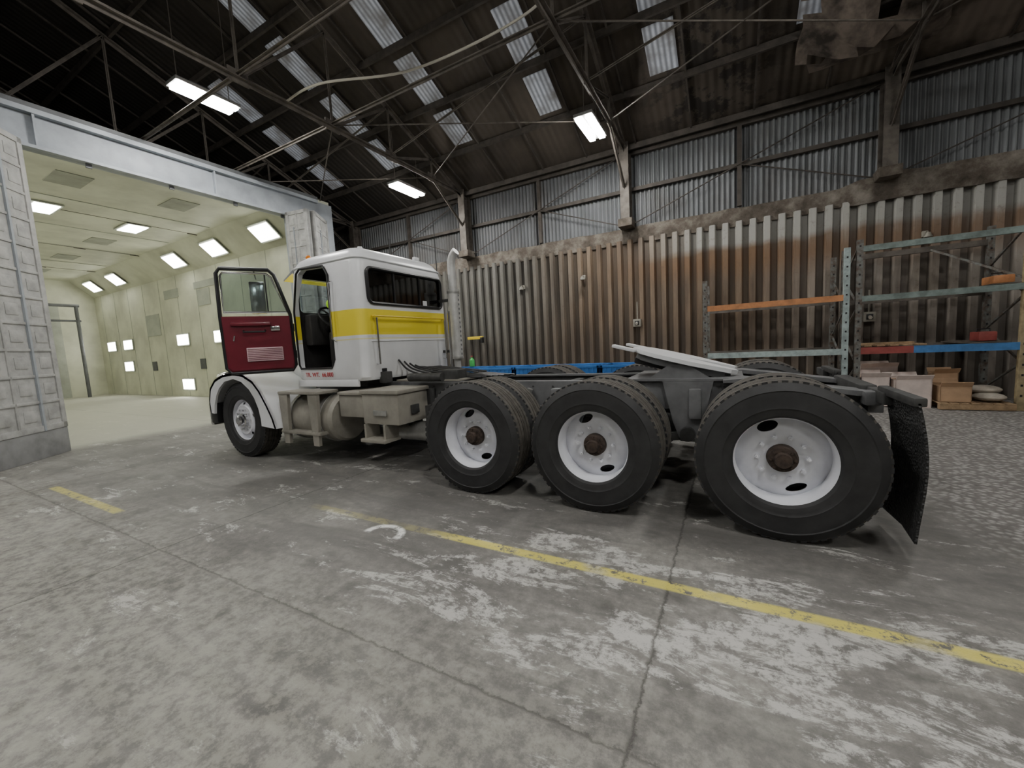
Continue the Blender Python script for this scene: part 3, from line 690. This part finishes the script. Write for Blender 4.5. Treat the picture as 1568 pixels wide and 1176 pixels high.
m=MB('hi_vis_vest'); m.sphere((-4.62,3.56,2.03),.065,M['hivis'],16,(1,.9,1)); m.sphere((-4.60,3.60,1.98),.06,M['hivis'],16,(1.2,1,.7)); m.box((-4.58,3.62,1.80),(.16,.20,.34),I,.07); m.box((-4.58,3.56,1.42),(.13,.15,.5),I,.05); m.obj(TR)
# stack
m=MB('exhaust_stack'); sx,sy=-3.60,4.88
m.cyl((sx,sy,.85),(sx,sy,1.25),.05,M['stack'],18); m.cyl((sx,sy,1.2),(sx,sy,2.22),.09,M['stack'],28)
for i in range(14):
    m.b2(sx+.088,sx+.092,sy-.012,sy+.012,1.26+i*.066,1.29+i*.066,M['frame'])
for zz in (1.22,2.18): m.cyl((sx,sy,zz-.015),(sx,sy,zz+.015),.096,M['alu'],28)
pts=[(sx,sy,2.15),(sx,sy,2.58)]+[(sx+.16*(1-math.cos(t)),sy,2.58+.2*math.sin(t)) for t in [i*math.pi/2/6*.75 for i in range(1,7)]]
m.tube(pts,.06,M['stack'],16); m.b2(-3.82,-3.6,4.80,4.84,1.3,1.34,D); m.b2(-3.82,-3.6,4.80,4.84,2.05,2.09,D)
m.b2(-3.75,-3.5,4.55,4.95,.80,.9,D,.01)
m.cyl((sx+.02,sy-.17,1.0),(sx+.02,sy-.17,1.9),.02,M['chrome'],10); m.obj(TR)
# door
m=MB('cab_door'); hx,hy=-5.05,3.27
def dp(pts): return [(hy-a,z_) for a,z_ in pts]
low=[(0,1.26),(.04,1.20),(.82,1.20),(.87,1.26),(.88,1.90),(.0,1.90)]
m.prism(dp(low),'x',hx-.035,hx-.012,M['cab']); m.prism(dp(low),'x',hx-.012,hx+.02,M['red'])
lowi=[(.03,1.27),(.06,1.23),(.80,1.23),(.84,1.27),(.85,1.86),(.03,1.86)]
m.prism(dp(lowi),'x',hx+.02,hx+.045,M['red'])
outl=[(.0,1.26),(.04,1.20),(.82,1.20),(.875,1.26),(.885,1.9),(.875,2.42),(.83,2.48),(.24,2.48),(.17,2.42),(.01,1.92)]
m.tube([(hx+.0,a,b_) for a,b_ in dp(outl)],.026,M['black'],8,True)
win=[(.05,1.95),(.835,1.95),(.83,2.39),(.80,2.43),(.27,2.43),(.21,2.39)]
m.tube([(hx+.01,a,b_) for a,b_ in dp(win)],.014,M['chrome'],8,True)
m.prism(dp(win),'x',hx-.004,hx+.002,M['glassc'])
m.tube([(hx+.01,hy-.29,1.95),(hx+.01,hy-.29,2.43)],.01,M['black'],8)
m.box((hx+.055,hy-.38,1.42),(.02,.46,.17),M['pink'],.01)
for i in range(7): m.box((hx+.067,hy-.38,1.355+i*.022),(.008,.44,.006),M['red'])
m.box((hx+.06,hy-.52,1.80),(.05,.5,.05),M['red'],.02); m.box((hx+.06,hy-.22,1.74),(.03,.12,.06),M['chrome'],.01)
m.tube([(hx+.05,hy-.62,1.72),(hx+.1,hy-.62,1.70),(hx+.1,hy-.35,1.70),(hx+.05,hy-.35,1.72)],.012,M['black'],8)
m.tube([(hx+.05,hy-.75,1.60),(hx+.08,hy-.73,1.66)],.012,M['chrome'],8)
for zz in (1.4,1.75): m.cyl((hx-.0,hy+.01,zz-.05),(hx-.0,hy+.01,zz+.05),.02,M['black'],10)
m.box((hx-.26,hy-.42,2.16),(.05,.2,.42),M['chrome'],.015)
m.tube([(hx-.03,hy-.42,2.46),(hx-.25,hy-.42,2.40)],.01,M['chrome'],8); m.tube([(hx-.03,hy-.42,1.85),(hx-.25,hy-.42,1.92)],.01,M['chrome'],8)
m.xf(0,Matrix.Translation((hx,hy,0))@Matrix.Rotation(math.radians(-33),4,'Z')@Matrix.Diagonal((1,.86,1,1))@Matrix.Translation((-hx,-hy,0)))
m.obj(TR)
# hood
m=MB('hood')
def hs(x,hw,z0,z1,r):
    return [(x,a,b_) for a,b_ in rpoly(CY-hw,CY+hw,z0,z1,r,5)]
m.loft([hs(-5.10,.62,1.0,1.91,.16),hs(-5.6,.58,.98,1.88,.16),hs(-6.1,.52,.92,1.84,.15),hs(-6.5,.46,.86,1.78,.14),hs(-6.62,.43,.84,1.72,.12)],M['cab'])
m.b2(-6.70,-6.60,CY-.42,CY+.42,.74,1.72,M['chrome'],.03)
for i in range(17): m.b2(-6.715,-6.69,CY-.36+i*.045-.008,CY-.36+i*.045+.008,.82,1.64,M['alu'])
m.obj(TR)
# fenders
def fender(m,y0,y1,ys):
    top=[(-6.66,.62),(-6.67,.80),(-6.60,.98),(-6.45,1.10),(-6.22,1.17),(-5.95,1.19),(-5.72,1.17),(-5.50,1.08),(-5.36,.95),(-5.24,.78),(-5.13,.60),(-5.08,.46)]
    n=len(top); cx0,cz0=SX,.5
    inn=[(x+(cx0-x)*.04,z_+(cz0-z_)*.05) for x,z_ in top]
    m.prism(top+inn[::-1],'y',y0,y1,M['white'])
    a=[]
    for x,z_ in top:
        v=Vector((x-SX,z_-.525)); v=v.normalized()*min(.585,v.length-.02); a.append((SX+v.x,.525+v.y))
    for i in range(n-1):
        m.prism([top[i],top[i+1],a[i+1],a[i]],'y',ys-.015,ys+.015,M['white'])
m=MB('front_fenders'); fender(m,2.93,3.72,2.945); fender(m,4.62,5.41,5.395)
m.box((-6.82,CY,.58),(.10,2.35,.34),M['chrome'],.04); m.b2(-6.8,-6.5,CY-.45,CY-.38,.5,.75,D); m.b2(-6.8,-6.5,CY+.38,CY+.45,.5,.75,D)
m.b2(-6.78,-6.60,2.98,3.2,.45,.75,M['black'],.02)
for y in (3.2,5.14):
    m.lathe([(.001,0),(.09,.0),(.10,.03),(.09,.16),(.05,.2),(.001,.2)],(-6.78,y,1.1),(1,0,0),M['chrome'],20,False); m.cyl((-6.68,y,.95),(-6.68,y,1.05),.02,M['chrome'],8)
m.box((-6.1,3.0,1.22),(.1,.05,.04),M['amber'],.01)
m.obj(TR)
cu=bpy.data.curves.new('weight_lettering','FONT'); cu.body='TR. WT.  66,000'; cu.size=.08; cu.extrude=.001
o=bpy.data.objects.new('weight_lettering',cu); o.rotation_euler=(math.pi/2,0,0); o.location=(-4.92,3.304,1.09); COL.objects.link(o); o.data.materials.append(M['redl']); par(o,TR)

# ------------------------------------------------------------ RACKS
def upright(m,x,y0,y1,h,mt,mt2=None):
    mt2=mt2 or mt
    for y in (y0,y1):
        m.b2(x-.04,x+.04,y-.035,y+.035,0,h,mt if y==y0 else mt2); m.b2(x-.07,x+.07,y-.06,y+.06,0,.012,mt)
        k_=.2
        while k_<h-.1:
            m.b2(x-.012,x+.012,y-.037,y-.034,k_,k_+.03,M['black']); k_+=.076*2
    z_=.2; fl=0
    while z_+.5<h:
        a,b_=(y0,y1) if fl else (y1,y0); m.beam((x,a,z_),(x,b_,z_+.5),.025,.025,mt2); z_+=.5; fl^=1
Y0,Y1=8.62,9.62
m=MB('pallet_rack'); upright(m,-.42,Y0,Y1,2.37,M['post']); upright(m,1.70,Y0,Y1,2.65,M['ltbeam'],M['post'])
for z_,mt in ((1.84,M['orange']),(.94,M['ltbeam'])):
    for y in (Y0-.0,Y1): m.b2(-.38,1.66,y-.03,y+.03,z_-.05,z_+.05,mt if y==Y0 else M['steel'])
m.obj()
m=MB('pallet_rack'); upright(m,1.86,Y0,Y1,2.75,M['post']); upright(m,3.72,Y0,Y1,2.85,simple('rack_post_tan',(.42,.34,.20),.6,0,.4,9),M['post'])
for z_,mt in ((2.60,M['teal']),(1.80,M['teal'])):
    for y in (Y0,Y1): m.b2(1.9,3.68,y-.03,y+.03,z_-.045,z_+.045,mt if y==Y0 else M['steel'])
m.b2(1.9,2.55,Y0-.03,Y0+.03,.89,1.0,M['redb']); m.b2(2.55,3.68,Y0-.03,Y0+.03,.89,1.0,M['blueb']); m.b2(1.9,3.68,Y1-.03,Y1+.03,.89,1.0,M['steel'])
m.beam((3.72,Y0,1.9),(3.0,Y1,2.6),.03,.03,M['post'])
m.obj()
m=MB('timber_offcuts')
for i in range(5): m.box((2.05+i*.14,9.12,1.01+.012),(.1,1.0,.025),M['wood'],.003,.05*(i-2))
m.box((2.3,8.95,1.045),(.7,.1,.035),M['wood'],.004,.08)
m.obj()
m=MB('red_tool_case'); m.box((3.4,9.12,1.0+.012),(.4,1.04,.02),M['steel']); m.box((3.42,8.9,1.10),(.2,.28,.14),M['redb'],.02); m.tube([(3.35,8.9,1.17),(3.35,8.9,1.21),(3.49,8.9,1.21),(3.49,8.9,1.17)],.01,M['black'],6); m.obj()
m=MB('orange_tool_case'); m.b2(3.35,3.66,8.6,9.64,1.853,1.865,M['steel']); m.box((3.52,8.85,1.93),(.22,.34,.12),M['orange'],.02); m.tube([(3.44,8.85,1.99),(3.44,8.85,2.03),(3.6,8.85,2.03),(3.6,8.85,1.99)],.01,M['black'],6); m.obj()
def carton(name,x,y,z,sx,sy,sz,mt,rz=0):
    m=MB(name); t=.012
    m.box((0,0,t/2),(sx,sy,t),mt)
    for s_ in (-1,1): m.box((s_*(sx/2-t/2),0,sz/2),(t,sy,sz),mt); m.box((0,s_*(sy/2-t/2),sz/2),(sx,t,sz),mt)
    m.box((0,0,sz-.03),(sx-.03,sy-.03,.01),M['card'])
    for s_ in (-1,1):
        m.box((0,s_*(sy/2+.03),sz+.04),(sx,.09,.008),mt,0,0,0,s_*.9)
    m.xf(0,Matrix.Translation((x,y,z))@Matrix.Rotation(rz,4,'Z')); return m.obj()
def pallet(x,y,sx,sy):
    m=MB('wooden_pallet')
    for i in range(3): m.box((x,y-sy/2+.05+i*(sy-.1)/2,.05),(sx,.09,.08),M['wood'],.004)
    for i in range(7): m.box((x-sx/2+.05+i*(sx-.1)/6,y,.10),(.09,sy,.02),M['wood'],.003)
    m.obj()
carton('cardboard_box',2.12,8.92,0,.38,.5,.50,M['cardp']); carton('cardboard_box',2.56,8.86,0,.44,.5,.46,M['cardp'],.05)
carton('cardboard_box',2.3,9.45,0,.5,.4,.62,M['cardp'],.02)
pallet(3.24,8.92,.8,.9); carton('cardboard_box',3.04,8.78,.115,.34,.5,.24,M['card'],-.06); carton('cardboard_box',3.10,9.20,.115,.3,.2,.40,M['card'],.04)
m=MB('sack_pile')
for x,y,z_,a in ((3.45,8.72,.17,.2),(3.45,9.02,.17,-.3),(3.45,8.87,.27,.5)):
    k_=len(m.v); m.sphere((0,0,0),1,M['bag'],20,(.17,.2,.065)); m.xf(k_,Matrix.Translation((x,y,z_+.01))@Matrix.Rotation(a,4,'Z'))
m.obj()
# blue crates
for i in range(5):
    x0=-6.0+i*.95; m=MB('blue_storage_crate'); y0,y1,h=7.6,8.35,.88
    m.b2(x0,x0+.9,y0,y1,.08,.12,M['blue'])
    for a in ((x0,x0+.03,y0,y1),(x0+.87,x0+.9,y0,y1),(x0,x0+.9,y0,y0+.03),(x0,x0+.9,y1-.03,y1)): m.b2(*a,.1,h,M['blue'])
    m.b2(x0-.02,x0+.92,y0-.02,y0+.04,h-.05,h,M['blue'],.01); m.b2(x0-.02,x0+.92,y1-.04,y1+.02,h-.05,h,M['blue'],.01)
    m.b2(x0-.02,x0+.04,y0-.02,y1+.02,h-.05,h,M['blue'],.01); m.b2(x0+.86,x0+.92,y0-.02,y1+.02,h-.05,h,M['blue'],.01)
    for k_ in range(8): m.b2(x0+.08+k_*.1,x0+.1+k_*.1,y0-.015,y0,.12,h-.05,M['blue'])
    for a in (x0+.05,x0+.4,x0+.75): m.b2(a,a+.1,y0,y1,0,.08,M['blue'])
    for k_ in range(4): m.box((x0+.2+k_*.17,7.97,.4+.12*random.random()),(.13,.6,.5),M['frame'],.02,.1*random.random())
    m.obj()
m=MB('green_bottle'); m.lathe([(.001,0),(.06,0),(.065,.02),(.065,.16),(.03,.2),(.025,.24),(.001,.24)],(-5.7,8.33,.88),(0,0,1),M['green'],20,False); m.cyl((-5.7,8.33,1.11),(-5.7,8.33,1.15),.028,M['redb'],12); m.obj()
m=MB('yellow_wall_bracket'); m.box((-6.4,9.6,1.62),(.5,.08,.08),M['yel'],.01); m.box((-6.62,9.74,1.62),(.06,.28,.06),M['yel'],.01); m.box((-6.18,9.6,1.55),(.08,.1,.16),M['black'],.01); m.obj()
def sockbox(x,z_):
    m=MB('electrical_box'); m.box((x,9.825,z_),(.18,.09,.18),M['tan'],.01); m.box((x,9.775,z_),(.10,.02,.10),M['black'],.005); m.cyl((x,9.85,z_+.08),(x,9.85,z_+.5),.012,M['tan'],8); m.cyl((x,9.78,z_),(x,9.72,z_-.02),.03,M['cable'],12); m.obj()
sockbox(-1.93,1.72); sockbox(2.28,1.52)
def wlamp(x,z_):
    m=MB('wall_lamp'); m.box((x,9.845,z_),(.08,.06,.1),M['tan'],.01); m.tube([(x,9.83,z_),(x,9.75,z_+.03),(x,9.70,z_)],.01,M['tan'],6); m.lathe([(.001,0),(.03,0),(.06,.08),(.001,.08)],(x,9.70,z_),(0,0,-1),M['tan'],16,False); m.obj()
wlamp(-3.2,2.95); wlamp(-4.9,2.9); wlamp(3.0,2.9)

# ------------------------------------------------------------ camera, world
W=bpy.data.worlds.new('w'); S.world=W; W.use_nodes=True; W.node_tree.nodes['Background'].inputs[0].default_value=(.05,.055,.06,1); W.node_tree.nodes['Background'].inputs[1].default_value=.3
fpx=610.0
Xc=Vector((1114,2,610)).normalized()
Yc=Vector((334,78,-610)); Yc=(Yc-Xc*Yc.dot(Xc)).normalized(); Zc=Xc.cross(Yc)
cam=bpy.data.cameras.new('camera'); co=bpy.data.objects.new('camera',cam); COL.objects.link(co)
R=Matrix(((Xc.x,Xc.y,Xc.z),(Yc.x,Yc.y,Yc.z),(Zc.x,Zc.y,Zc.z)))
co.matrix_world=Matrix.Translation((0,0,1.36))@R.to_4x4()
cam.sensor_width=36; cam.lens=36*fpx/1568; cam.clip_start=.05; cam.clip_end=200
S.camera=co
